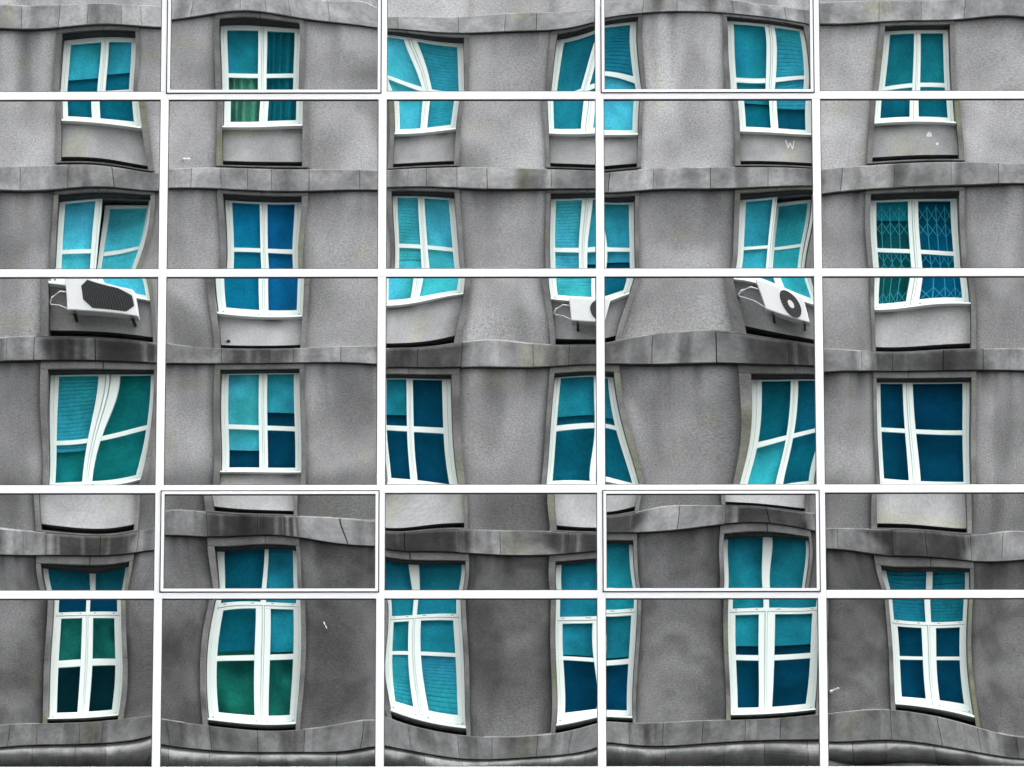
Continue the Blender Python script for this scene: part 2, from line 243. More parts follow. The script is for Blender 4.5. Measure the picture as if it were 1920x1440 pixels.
M = {}
M['white_cap'] = plain_mat('white_powder_coat', (.80, .805, .81), .45, vary=.04)
M['seal'] = plain_mat('black_rubber_seal', (.012, .012, .013), .7)
M['mirror'] = mirror_mat()
M['unseen_core'] = plain_mat('dark_unseen_core', (.05, .05, .055), .8)
M['clad'] = plain_mat('pale_metal_cladding', (.62, .63, .64), .5)
M['stucco'] = rough_mat('grey_render', (.315, .313, .313), .95, fine=27, fine_amt=.52, coarse=1.1, coarse_amt=.26, detail=7, bump=.8, stretch=(1, 1, 1.7), pits=.85)
M['stone'] = rough_mat('grey_limestone', (.22, .22, .22), .9, fine=15, fine_amt=.30, coarse=2.6, coarse_amt=.38, bump=.35, pits=.5, detail=7)
M['surround'] = rough_mat('dark_stone_surround', (.145, .143, .14), .9, fine=30, fine_amt=.2, coarse=2.5, coarse_amt=.3, bump=.3)
M['panel'] = rough_mat('pale_render_panel', (.53, .53, .53), .95, fine=30, fine_amt=.14, coarse=2.0, coarse_amt=.18, bump=.3)
M['shade_black'] = plain_mat('black_joint_and_shade', (.018, .018, .018), .95)  # black for open joints and for shade painted under stone edges
M['frame'] = plain_mat('white_window_frame', (.82, .90, .85), .45, vary=.05, scale=3)
M['glass'] = window_glass()
M['fabric'] = rough_mat('window_fabric', (1, 1, 1), .95, fine=24, fine_amt=.16, coarse=2.4, coarse_amt=.22, bump=0)
M['steel'] = plain_mat('painted_grille_steel', (.42, .60, .66), .5)
M['ac_white'] = plain_mat('air_conditioner_white', (.60, .61, .61), .4)
M['ac_dark'] = plain_mat('air_conditioner_dark', (.007, .008, .008), .6)
M['ac_blue'] = plain_mat('blue_print', (.03, .10, .45), .4)
M['white_paint'] = plain_mat('white_paint', (.80, .80, .80), .6)
M['asphalt'] = rough_mat('asphalt', (.05, .05, .052), .95, fine=40, fine_amt=.3, coarse=.3, coarse_amt=.2, bump=.3)
M['paving'] = rough_mat('paving', (.10, .098, .095), .9, fine=20, fine_amt=.2, coarse=.5, coarse_amt=.2, bump=.3)
M['roof'] = plain_mat('roof_felt', (.08, .08, .08), .9)

# ================================================================== ground
g = MB(); g.add([(-1500, -1500, 0), (1500, -1500, 0), (1500, 1500, 0), (-1500, 1500, 0)], [(0, 1, 2, 3)])
tag(g.build('ground', M['asphalt']), kind='structure')
g = MB(); g.box(-60, 60, -6, -.5, -.2, .14); tag(g.build('pavement', M['paving']), kind='structure')
g = MB(); g.box(-60, 60, -B+.6, -B+8, -.2, .14); tag(g.build('pavement', M['paving']), kind='structure')

# ================================================================== the glass building
GB = empty('glass_building', (0, .3, 0))
tag(GB, 'office building with a white mullion grid and wavy mirrored panes reflecting an old grey facade', 'building')
MW, CAPD = .0275, .017          # half face width and projection of the white caps
WX = [2*MX[0]-MX[1]-.006]+MX+[2*MX[5]-MX[4]+.003]        # one more module at each side
WZ = [TZ[0]+1.51]+TZ+[TZ[5]-1.51]                        # and one more row above and below
# core and cladding: unseen rest of the tower, made tall to dim the block opposite
b = MB()
b.box(WX[0]+.02, WX[-1]-.02, .05, 14, .15, 44)
b.build('unseen_core', M['unseen_core'], GB)
b = MB()
b.box(-24, WX[0]-MW-.003, -.01, 14, .14, 44); b.box(WX[-1]+MW+.003, 24, -.01, 14, .14, 44)
b.box(WX[0]-MW, WX[-1]+MW, -.01, .045, WZ[0]+MW+.003, 44); b.box(WX[0]-MW, WX[-1]+MW, -.01, .045, .14, WZ[-1]-MW-.003)
b.build('unseen_cladding', M['clad'], GB)
b = MB(); b.box(-24.2, 24.2, -.2, 14.2, 44.003, 44.5); b.build('roof', M['roof'], GB)

def is_vent(ci, ri):           # opening lights: second and fourth bay of the low rows
    return ri in (1, 4) and ci in (2, 4)

# mullions: one piece per floor-to-floor grid line; transoms butt between them
for i, x in enumerate(WX):
    b = MB(); w = MW
    segs = [WZ[k] for k in range(len(WZ))]
    for k in range(len(segs)-1):
        b.bbox(x-w, x+w, 0, CAPD, segs[k+1]+MW+.0008, segs[k]-MW-.0008, .0012)
    # corner blocks where the transom line crosses
    for z in segs: b.bbox(x-w, x+w, 0, CAPD, z-MW, z+MW, .0012)
    b.v = [(p[0], -p[1], p[2]) for p in b.v]; b.f = [tuple(reversed(q)) for q in b.f]
    b.build('mullion', M['white_cap'], GB)
for j, z in enumerate(WZ):
    zz = z-.002
    for i in range(len(WX)-1):
        b = MB(); b.bbox(WX[i]+MW+.0009, WX[i+1]-MW-.0009, 0, CAPD, zz-MW, zz+MW, .0012)
        b.v = [(p[0], -p[1], p[2]) for p in b.v]; b.f = [tuple(reversed(q)) for q in b.f]
        b.build('transom', M['white_cap'], GB)

def legendre(n, x):
    c = np.zeros(n+1); c[n] = 1
    l = np.polynomial.legendre.Legendre(c)
    return l(x), (l.deriv()(x) if n > 0 else 0*x)
TERMS = [(i, j) for i in range(NDEG+1) for j in range(NDEG+1) if 0 < i+j <= NDEG]

def pane_mesh(name, x0, x1, z0, z1, coef, fx0, fx1, fz0, fz1):
    """a mirrored pane between x0..x1, z0..z1, bowed by its own shape (defined on the full bay fx, fz)"""
    nx, nz = max(2, int((x1-x0)/.018)), max(2, int((z1-z0)/.018))
    if coef is None: nx, nz = 12, 12
    X, Zv = np.meshgrid(np.linspace(x0, x1, nx+1), np.linspace(z0, z1, nz+1)); X = X.ravel(); Zv = Zv.ravel()
    hx, hz = (fx1-fx0)/2, (fz1-fz0)/2; cx, cz = (fx0+fx1)/2, (fz0+fz1)/2
    U = (X-cx)/hx; W = (Zv-cz)/hz
    H = np.zeros_like(U); HX = np.zeros_like(U); HZ = np.zeros_like(U)
    if coef is None:
        a = RNG.uniform(-1, 1, 9)*3e-4
        lst = list(zip([(1, 0), (0, 1), (2, 0), (1, 1), (0, 2), (3, 0), (2, 1), (1, 2), (0, 3)], a))
    else:
        lst = list(zip(TERMS, [q*1e-6 for q in coef]))
    P = [legendre(n, U) for n in range(NDEG+1)]; Q = [legendre(n, W) for n in range(NDEG+1)]
    for (i, j), c in lst:
        H += c*P[i][0]*Q[j][0]; HX += c*P[i][1]*Q[j][0]/hx; HZ += c*P[i][0]*Q[j][1]/hz
    return X, Zv, H, HX, HZ, nx, nz

def build_pane(x0, x1, z0, z1, coef, F, parent, label=None):
    X, Zv, H, HX, HZ, nx, nz = pane_mesh('pane', x0, x1, z0, z1, coef, *F)
    cx, cz = (x0+x1)/2, (z0+z1)/2
    me = bpy.data.meshes.new('pane')
    vs = [(X[k]-cx, 0.0, Zv[k]-cz) for k in range(len(X))]
    fs = [(j*(nx+1)+i, j*(nx+1)+i+1, (j+1)*(nx+1)+i+1, (j+1)*(nx+1)+i) for j in range(nz) for i in range(nx)]
    me.from_pydata(vs, [], fs); me.materials.append(M['mirror'])
    # real relief: the sheet's deviation in millimetres, deepest point 0.4 mm behind the caps
    co = np.array(vs); co[:, 1] = HREL(X, Zv, coef, F)
    me.vertices.foreach_set('co', co.ravel())
    me.polygons.foreach_set('use_smooth', [True]*len(fs)); me.update()
    n = np.stack([HX, -np.ones_like(HX), HZ], 1); n /= np.linalg.norm(n, axis=1)[:, None]
    me.normals_split_custom_set_from_vertices([tuple(q) for q in n])
    o = bpy.data.objects.new('pane', me); COL.objects.link(o)
    o.location = (cx, 0, cz)
    attach(o, parent)
    if label: o['label'] = label
    return o

def HREL(X, Zv, coef, F):
    fx0, fx1, fz0, fz1 = F
    hx, hz = (fx1-fx0)/2, (fz1-fz0)/2; U = (X-(fx0+fx1)/2)/hx; W = (Zv-(fz0+fz1)/2)/hz
    if coef is None: return np.full_like(U, .012)
    H = np.zeros_like(U)
    P = [legendre(n, U)[0] for n in range(NDEG+1)]; Q = [legendre(n, W)[0] for n in range(NDEG+1)]
    for (i, j), c in zip(TERMS, coef): H += c*1e-6*P[i]*Q[j]
    return H-H.min()+.0006

def seal_ring(x0, x1, z0, z1, y0, y1, t, parent):
    b = MB()
    b.box(x0, x1, y0, y1, z1-t, z1); b.box(x0, x1, y0, y1, z0, z0+t)
    b.box(x0, x0+t, y0, y1, z0+t, z1-t); b.box(x1-t, x1, y0, y1, z0+t, z1-t)
    o = b.build('seal', M['seal']); attach(o, parent)
    return o

def mitred_ring(b, X0, X1, Z0, Z1, w, y0, y1, gap=.0012, mi=0):
    """four mitred profiles, face towards -Y"""
    x0, x1, z0, z1 = X0+w, X1-w, Z0+w, Z1-w; g = gap
    for q in ([(X0+g, Z0), (X1-g, Z0), (x1-g, z0), (x0+g, z0)], [(X0+g, Z1), (x0+g, z1), (x1-g, z1), (X1-g, Z1)],
              [(X0, Z0+g), (x0, z0+g), (x0, z1-g), (X0, Z1-g)], [(X1, Z0+g), (X1, Z1-g), (x1, z1-g), (x1, z0+g)]):
        vs = [(a, y0, c) for a, c in q]+[(a, y1, c) for a, c in q]
        b.add(vs, [(0, 1, 2, 3), (7, 6, 5, 4)]+[(k, k+4, (k+1) % 4+4, (k+1) % 4) for k in range(4)], mi)

PANE_LABEL = {
'A0': 'mirrored pane at the top left reflecting the top of a window with half drawn blinds',
'B0': 'mirrored pane of the first opening light reflecting a window under a bowed stone band',
'C0': 'mirrored pane in the top row reflecting a window cut off at its left with a skewed cross',
'D0': 'mirrored pane of the opening light reflecting two window tops either side of a plain wall',
'F0': 'mirrored pane at the top right reflecting a window that widens downward',
'A1': 'mirrored pane reflecting a window whose right casement is tilted open, above an air conditioner',
'B1': 'mirrored pane reflecting a striped curtain above and a deep blue window below',
'C1': 'mirrored pane reflecting two pale blue windows with a wall strip between them',
'D1': 'mirrored pane reflecting a white letter W painted under a window',
'F1': 'mirrored pane reflecting a window with a folding scissor grille',
'A2': 'mirrored pane reflecting an air conditioner with a dark octagonal grille above a buckled window',
'B2': 'mirrored pane reflecting a window with blinds drawn to different heights',
'C2': 'mirrored pane reflecting the left half of an air conditioner cut by the mullion',
'D2': 'mirrored pane reflecting a slanting air conditioner with a round fan and a bulging wall',
'F2': 'mirrored pane reflecting an upright window of four dark panes',
'A3': 'low mirrored pane at the left reflecting a sooty sagging stone band',
'B3': 'mirrored pane of the lower left opening light reflecting a falling stone band',
'C3': 'low mirrored pane in the middle reflecting a level stone band between two windows',
'D3': 'mirrored pane of the lower right opening light reflecting a humped stone band',
'F3': 'low mirrored pane at the right reflecting a pale panel with a yellowish stain',
'A4': 'mirrored pane at the bottom left reflecting a window with greenish upper and near black lower panes',
'B4': 'mirrored pane at the bottom reflecting a barrel shaped window over a sagging cornice',
'C4': 'mirrored pane at the bottom reflecting a window whose sill slopes down to the right',
'D4': 'mirrored pane at the bottom reflecting a wide window with dark lower panes at its right side',
'F4': 'mirrored pane at the bottom right reflecting a window leaning to the right',
}
for ri in range(len(WZ)-1):
    for ci in range(len(WX)-1):
        fx0, fx1, fz0, fz1 = WX[ci], WX[ci+1], WZ[ri+1], WZ[ri]
        key = None
        if 1 <= ci <= 5 and 1 <= ri <= 5: key = 'ABCDF'[ci-1]+str(ri-1)
        coef = PANE.get(key)
        F = (fx0, fx1, fz0, fz1)
        lab = PANE_LABEL.get(key)
        if is_vent(ci, ri):
            v = MB(); o0, w = .0158, .0190
            mitred_ring(v, fx0+o0, fx1-o0, fz0+o0+.003, fz1-o0-.003, w, -.0255, -.0035)
            vw = v.build('vent_window', M['white_cap'], GB)
            vw['label'] = 'opening light with a white mitred frame inside a black gap'
            i0 = o0+w
            p = build_pane(fx0+i0-.006, fx1-i0+.006, fz0+i0-.003, fz1-i0+.003, coef, F, vw, lab)
            seal_ring(fx0+i0-.001, fx1-i0+.001, fz0+i0+.002, fz1-i0-.002, -.0150, -.0002, .0042, vw)
            # black gap round the opening light
            s = MB(); t = .0078
            X0, X1, Z0, Z1 = fx0+o0-t, fx1-o0+t, fz0+o0+.003-t, fz1-o0-.003+t
            e = t+.012
            s.box(X0, X1, -.0195, -.0004, Z1-e, Z1); s.box(X0, X1, -.0195, -.0004, Z0, Z0+e)
            s.box(X0, X0+e, -.0195, -.0004, Z0+e, Z1-e); s.box(X1-e, X1, -.0195, -.0004, Z0+e, Z1-e)
            sg = s.build('seal', M['seal']); attach(sg, vw)
        else:
            p = build_pane(fx0+.016, fx1-.016, fz0+.016, fz1-.016, coef, F, GB, lab)
            if key: seal_ring(fx0+MW, fx1-MW, fz0+MW-.002, fz1-MW-.002, -.0135, -.0002, .0045, p)

# ================================================================== the old grey block across the square
OB = empty('apartment_block', (0, -B, 0))
tag(OB, 'old grey rendered block with stone bands, seen mirrored in the glass facade', 'building')
def yb(dep): return -B-dep                      # depth measured into the wall from the street front
LET = 'ABCDEF'
XS = dict(XW); XS['Y'] = XW['A']-2.85; XS['Z'] = XW['F']+3.4
DZ = ZW['bb0']-ZW['bb1']
def lv(k, r_):
    if r_ >= 0: return ZW[k+str(r_)]
    return ZW[k+'0']+DZ
XA0, XB1 = XS['Y']-3.0, XS['Z']+3.0
BASE = [.98, .98, .80, .78, .42]               # base tone of the wall per storey: -1,0,1,2,3
SOOT = {('A', 1): .2, ('B', 1): .1, ('C', 1): .1, ('D', 1): .15, ('E', 1): .1, ('F', 1): .15,
        ('A', 2): .75, ('B', 2): .5, ('C', 2): .55, ('D', 2): .4, ('E', 2): .55, ('F', 2): .5,
        ('A', 3): .85, ('B', 3): .7, ('C', 3): .65, ('D', 3): .55, ('E', 3): .7, ('F', 3): .72}
def storey_of(z):
    for r_ in (0, 1, 2, 3):
        if z > (ZW['bt'+str(r_+1)]+ZW['bb'+str(r_+1)])/2: return r_ if z < ZW['bt0'] else -1
    return 3

def wall_tone(x, z):
    r_ = storey_of(z); t = BASE[r_+1]
    t *= .74+.52*fbm(x*1.1, z*.9)
    t *= 1-.30*sstep(.55, .85, vnoise(x*2.1+9, z*.7+2))
    # run-off streaks that start under the bands
    zt = lv('bb', r_); d = zt-z
    t *= 1-(.16+.12*max(0, r_))*sstep(.45, .85, vnoise(x*10, 33+r_))*math.exp(-d/(.10+.45*vnoise(x*4.1, 12)))
    s = vnoise(x*5.5, 3.1+r_)*vnoise(x*1.3+4, 9.7+r_)
    t *= 1-1.25*max(0, s-.20)*math.exp(-d/(.25+.5*vnoise(x*2.3, 7)))
    if r_ >= 2: t *= 1+.95*max(0, vnoise(x*3.7, 20+r_)-.58)*math.exp(-d/.45)
    # dirt that gathered along the window surrounds
    dx = min(abs(abs(x-c)-.79) for c in XS.values())
    t *= 1-(.42+.10*max(0, r_))*math.exp(-dx/.06)*(.5+.8*vnoise(x*2, z*1.4))
    if r_ == 3: t *= (1-.30*sstep(.40, .8, vnoise(x*.9+3, z*.8)))*(1.12-.42*sstep(.35, .8, fbm(x*3.1+8, z*2.7)))
    if r_ == 2:                                        # soiled zone above the lowest band, ragged upper edge
        hz_ = z-ZW['bt3']-.75-.55*(fbm(x*1.6, 4.2)-.5); t *= 1-.46*(1-sstep(-.25, .25, hz_))
    # moss
    g_ = sstep(.86, .96, vnoise(x*2.2+31, z*2.2+17))*.35
    return (t, t*(1+.04*g_), t*(1-.28*g_))

def patch(b, x0, x1, z0, z1, y, step, tone, mi=0):
    nx, nz = max(1, int(round((x1-x0)/step))), max(1, int(round((z1-z0)/step)))
    vs = []; cs = []
    for j in range(nz+1):
        for i in range(nx+1):
            x = x0+(x1-x0)*i/nx; z = z0+(z1-z0)*j/nz; vs.append((x, y, z)); cs.append(tone(x, z))
    fs = [(j*(nx+1)+i+1, j*(nx+1)+i, (j+1)*(nx+1)+i, (j+1)*(nx+1)+i+1) for j in range(nz) for i in range(nx)]
    b.add(vs, fs, mi, cs)

# ---- rendered wall with openings
b = MB()
cols_sorted = sorted(XS.items(), key=lambda q: q[1])
for r_ in (-1, 0, 1, 2, 3):
    zt = lv('bb', r_)+.02; zb = (ZW['bt'+str(r_+1)] if r_ < 3 else ZW['bt4'])-.02
    xs = XA0
    for nm, c in (cols_sorted if r_ >= 0 else [])+[(None, XB1+.76)]:
        patch(b, xs, c-.76, zb, zt, yb(0), .055, wall_tone); xs = c+.76
    # strip of wall behind lintel / ledge zones is covered by the surround
patch(b, XA0, XB1, lv('bt', -1)-.02, lv('bt', -1)+2.6, yb(0), .3, wall_tone)
patch(b, XA0, XB1, .1, ZW['cr4']-.5, yb(0), .3, lambda x, z: (.5, .5, .5))
# returns and top so that the block is a solid volume
zT = lv('bt', -1)+2.6
b.box(XA0-14, XA0, yb(.01), yb(14), .1, zT); b.box(XB1, XB1+14, yb(.01), yb(14), .1, zT)
b.box(XA0-14, XB1+14, yb(13), yb(14.02), .1, zT)
b.build('wall', M['stucco'], OB)
b = MB(); b.box(XA0-14.3, XB1+14.3, yb(-.35), yb(14.4), zT+.003, zT+.4); b.build('roof', M['roof'], OB)

# ---- stone bands between storeys: single slabs with open joints
def band_tone_fn(slab_t, r_):
    def fn(x, z):
        t = slab_t*(.86+.28*fbm(x*2.3+5, z*3+r_))
        for nm, c in XW.items():
            s = min(.93, 1.6*SOOT.get((nm, r_), 0))
            if s:
                w_ = .80+.35*(vnoise(z*3+c, r_*1.7)-.5)
                e = 1-sstep(w_-.16, w_+.12, abs(x-c))
                st = .45+1.0*vnoise(x*3.2+c, r_*3.3+1)+.9*(vnoise(x*13+c, r_*3.3+6)-.45)+.45*(fbm(x*7, z*2.5)-.5)
                zrel = (z-ZW['bb%d' % r_])/(ZW['bt%d' % r_]-ZW['bb%d' % r_])
                pale = sstep(.80, .9, vnoise(x*6.5+c*2, r_*2.9+4))        # washed clean where water drips
                t *= 1-s*e*min(1, max(.25, st))*(1-.6*pale)*(.9 if zrel < .90 else .5)
        # dark and pale streaks where water ran over the edge
        q = vnoise(x*3.1+50, r_*7.7+.5)
        t *= 1-.55*sstep(.66, .92, q)*(.6+.4*vnoise(x*9, z*2));
        q3 = vnoise(x*11+30, r_*7.7+.5); t *= 1-(.12+.10*max(0, r_-1))*sstep(.5, .9, q3)*(.4+.6*(z-ZW['bb%d' % r_])/.38)
        q2 = vnoise(x*2.7+80, r_*5.1+.5); t *= 1+.28*sstep(.78, .95, q2)
        g_ = sstep(.84, .96, vnoise(x*1.7+11, z*1.1+r_*4))*.55
        return (t, t*(1+.05*g_), t*(1-.3*g_))
    return fn
for r_ in (-1, 0, 1, 2, 3, 4):
    if r_ == -1: z1, z0 = lv('bt', -1), lv('bb', -1)
    else: z1, z0 = ZW['bt%d' % r_], ZW['bb%d' % r_]
    b = MB(); x = XA0; rr = random.Random(50+r_)
    b.box(XA0, XB1, yb(-.07), yb(.10), z0-.011, z1-.004, 1)  # black behind the joints; lower lip stands in for shade under the slabs
    while x < XB1:
        wd = rr.choice([.45, .62, .72, .80, .88, .95]); x2 = min(XB1, x+wd)
        st = rr.uniform(.80, 1.18)*(1.08 if r_ < 2 else (.92 if r_ < 4 else .70)); fn = band_tone_fn(st, max(r_, 0))
        gap = .002
        nx, nz = max(1, int((x2-x)/.05)), 7
        # slab: bevelled front patch + edges
        patch(b, x+gap+.003, x2-gap-.003, z0+.006, z1-.010, yb(-.12), .04, fn)
        c = fn((x+x2)/2, (z0+z1)/2)
        xa, xb_, za, zb_ = x+gap, x2-gap, z0, z1
        for q in ([(xa, yb(-.11), za), (xb_, yb(-.11), za), (xb_-.003, yb(-.12), za+.006), (xa+.003, yb(-.12), za+.006)],
                  [(xb_, yb(-.11), zb_), (xa, yb(-.11), zb_), (xa+.003, yb(-.12), zb_-.010), (xb_-.003, yb(-.12), zb_-.010)],
                  [(xa, yb(-.11), zb_), (xa, yb(-.11), za), (xa+.003, yb(-.12), za+.006), (xa+.003, yb(-.12), zb_-.010)],
                  [(xb_, yb(-.11), za), (xb_, yb(-.11), zb_), (xb_-.003, yb(-.12), zb_-.010), (xb_-.003, yb(-.12), za+.006)],
                  [(xa, yb(-.11), za), (xa, yb(.0), za), (xb_, yb(.0), za), (xb_, yb(-.11), za)],
                  [(xa, yb(-.11), zb_), (xb_, yb(-.11), zb_), (xb_, yb(.0), zb_), (xa, yb(.0), zb_)],
                  [(xa, yb(0), za), (xa, yb(-.11), za), (xa, yb(-.11), zb_), (xa, yb(0), zb_)],
                  [(xb_, yb(-.11), za), (xb_, yb(0), za), (xb_, yb(0), zb_), (xb_, yb(-.11), zb_)]):
            b.add(q, [(0, 1, 2, 3)], 0, tuple(.9*t for t in c))
        x = x2
    # thin weathered lead flashing along the top edge
    x = XA0; 
    while x < XB1:
        x2 = min(XB1, x+.5); h = .006+.010*vnoise(x*1.7, r_*2+.3)
        if not any(abs((x+x2)/2-c) < .95 for c in XS.values()):
            b.box(x, x2, yb(-.10), yb(.01), z1, z1+h, 0, (1.35, 1.35, 1.33))
        x = x2
    b.build('stone_band', [M['stone'], M['shade_black']], OB)

# ---- moulded cornice under the lowest windows
b = MB(); zc = ZW['bb4']-.006
prof = [(.0, 0), (-.055, 0)]
R_ = .20
for k in range(0, 13):
    a = math.radians(10+150*k/12); prof.append((-.02-.16*math.sin(a)*1.0, -.02-(1-math.cos(a))*R_*.95))
prof += [(-.03, -.40), (-.03, -.44), (-.10, -.46), (-.10, -.80), (.0, -.82)]
x = XA0; rr = random.Random(9); fn = band_tone_fn
while x < XB1:
    x2 = min(XB1, x+rr.uniform(.5, 1.0)); st = rr.uniform(.8, 1.12)
    n = max(1, int((x2-x)/.08)); vs = []; cs = []
    for i in range(n+1):
        xx = x+.003+(x2-x-.006)*i/n
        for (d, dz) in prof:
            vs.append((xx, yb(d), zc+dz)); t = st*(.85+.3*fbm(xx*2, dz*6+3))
            t *= .85*(1-.74*sstep(.07, .17, -dz-.09*(vnoise(xx*2.1, 5)-.5)-.05*(vnoise(xx*7, 15)-.5))*(1 if dz > -.43 else .45))  # underside shade and ragged staining painted into the tone
            cs.append((t, t, t))
    m_ = len(prof)
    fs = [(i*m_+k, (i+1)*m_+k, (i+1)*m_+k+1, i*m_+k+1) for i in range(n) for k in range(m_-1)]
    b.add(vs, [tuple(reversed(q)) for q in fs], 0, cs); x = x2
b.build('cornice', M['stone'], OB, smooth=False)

# ---- windows
def sheet_cols(h):
    return h
C_LIGHT, C_PALE, C_MID, C_DEEP, C_DARK = (.84, .90, .90), (.44, .66, .70), (.17, .42, .45), (.05, .25, .31), (.010, .10, .17)
C_BLUE, C_NAVY, C_GREEN, C_MOSS, C_TEAL, C_NIGHT = (.05, .33, .47), (.045, .22, .44), (.80, .44, .25), (.15, .33, .19), (.09, .36, .29), (.010, .028, .026)
# what hangs behind each window: (x from, x to, top fraction, bottom fraction, colour, kind); x in -1..1, fractions measured down the glass
INSIDE = {
'A0': [(-1, 0, 0, .36, C_PALE, 'blind'), (0, 1, 0, .33, C_PALE, 'blind'), (-1, 1, 0, 1, C_DEEP, 'cloth')],
'B0': [(-1, 0, .52, 1, C_GREEN, 'curtain'), (-1, 0, 0, .52, C_MID, 'blind'), (0, 1, 0, 1, (.07, .26, .30), 'curtain')],
'C0': [(-1, 0, 0, 1, C_LIGHT, 'blind'), (0, 1, 0, 1, C_PALE, 'slats')],
'D0': [(-1, 0, 0, 1, C_MID, 'blind'), (0, 1, 0, .55, C_MID, 'slats'), (0, 1, .55, 1, C_LIGHT, 'blind')],
'E0': [(-1, 0, 0, .7, C_MID, 'blind'), (0, 1, 0, .72, C_PALE, 'slats'), (-1, 1, .7, 1, C_DEEP, 'cloth')],
'F0': [(-1, 1, 0, .6, C_MID, 'cloth'), (-1, 1, .6, 1, C_DEEP, 'cloth')],
'A1': [(-1, 0, 0, 1, C_LIGHT, 'blind')],
'B1': [(-1, 0, 0, 1, C_BLUE, 'blind'), (0, 1, 0, 1, C_NAVY, 'blind')],
'C1': [(-1, 0, 0, .6, C_LIGHT, 'slats'), (-1, 0, .6, 1, C_LIGHT, 'blind'), (0, 1, 0, 1, C_LIGHT, 'blind')],
'D1': [(-1, 0, 0, 1, C_LIGHT, 'slats'), (0, 1, 0, .6, C_PALE, 'blind'), (0, 1, .6, 1, C_DEEP, 'cloth')],
'E1': [(-1, 0, 0, 1, C_PALE, 'blind')],
'F1': [(-1, 0, 0, .16, C_MID, 'blind'), (-1, 0, .1, 1, (.12, .20, .16), 'cloth'), (0, 1, 0, 1, (.03, .20, .32), 'cloth')],
'A2': [(-1, 0, 0, .62, C_PALE, 'slats'), (-1, 0, .62, 1, C_TEAL, 'cloth'), (0, 1, 0, 1, C_TEAL, 'cloth')],
'B2': [(-1, 0, 0, .78, C_LIGHT, 'blind'), (0, 1, 0, .40, C_PALE, 'blind'), (-1, 1, .38, 1, C_DARK, 'cloth')],
'C2': [(-1, 0, 0, .42, C_MID, 'blind'), (-1, 1, 0, 1, C_DARK, 'cloth')],
'D2': [(-1, 1, 0, .45, C_MID, 'blind'), (-1, 1, .4, 1, C_DEEP, 'cloth')],
'E2': [(-1, 0, .55, 1, C_PALE, 'blind'), (-1, 0, 0, .55, C_DEEP, 'cloth'), (0, 1, 0, 1, C_DEEP, 'cloth')],
'F2': [(-1, 1, 0, 1, C_DARK, 'cloth')],
'A3': [(-1, 1, 0, .22, C_MID, 'cloth'), (-1, 1, .2, .35, C_DARK, 'cloth'), (-1, 1, .35, .65, C_MOSS, 'mottle'), (-1, 1, .65, 1, C_NIGHT, 'cloth')],
'B3': [(-1, 0, 0, .62, C_DEEP, 'cloth'), (0, 1, 0, .62, C_MID, 'blind'), (-1, 1, .6, 1, C_MOSS, 'mottle')],
'C3': [(-1, 1, 0, .65, C_MID, 'blind'), (-1, 1, .65, 1, C_PALE, 'slats')],
'D3': [(-1, 1, 0, .62, C_MID, 'blind'), (-1, 1, .62, 1, C_DARK, 'cloth')],
'E3': [(-1, 1, 0, .58, C_MID, 'blind'), (-1, 1, .58, 1, C_DARK, 'cloth')],
'F3': [(-1, 1, 0, .33, C_MID, 'slats'), (-1, 1, .33, 1, C_DARK, 'cloth')],
}

def ring(b, x0, x1, z0, z1, w, y0, y1, mi=0, wb=None, wt=None):
    wb = w if wb is None else wb; wt = w if wt is None else wt
    b.bbox(x0, x1, y0, y1, z1-wt, z1, .004, mi); b.bbox(x0, x1, y0, y1, z0, z0+wb, .004, mi)
    b.bbox(x0, x0+w, y0, y1, z0+wb, z1-wt, .004, mi); b.bbox(x1-w, x1, y0, y1, z0+wb, z1-wt, .004, mi)

def sub(b, name, mats, parent):
    o = b.build(name, mats); attach(o, parent)
    return o

def glass(parent, rects, y):
    for (x0, x1, z0, z1) in rects:
        b = MB(); b.add([(x1, y, z0), (x0, y, z0), (x0, y, z1), (x1, y, z1)], [(0, 1, 2, 3)])
        sub(b, 'pane', M['glass'], parent)

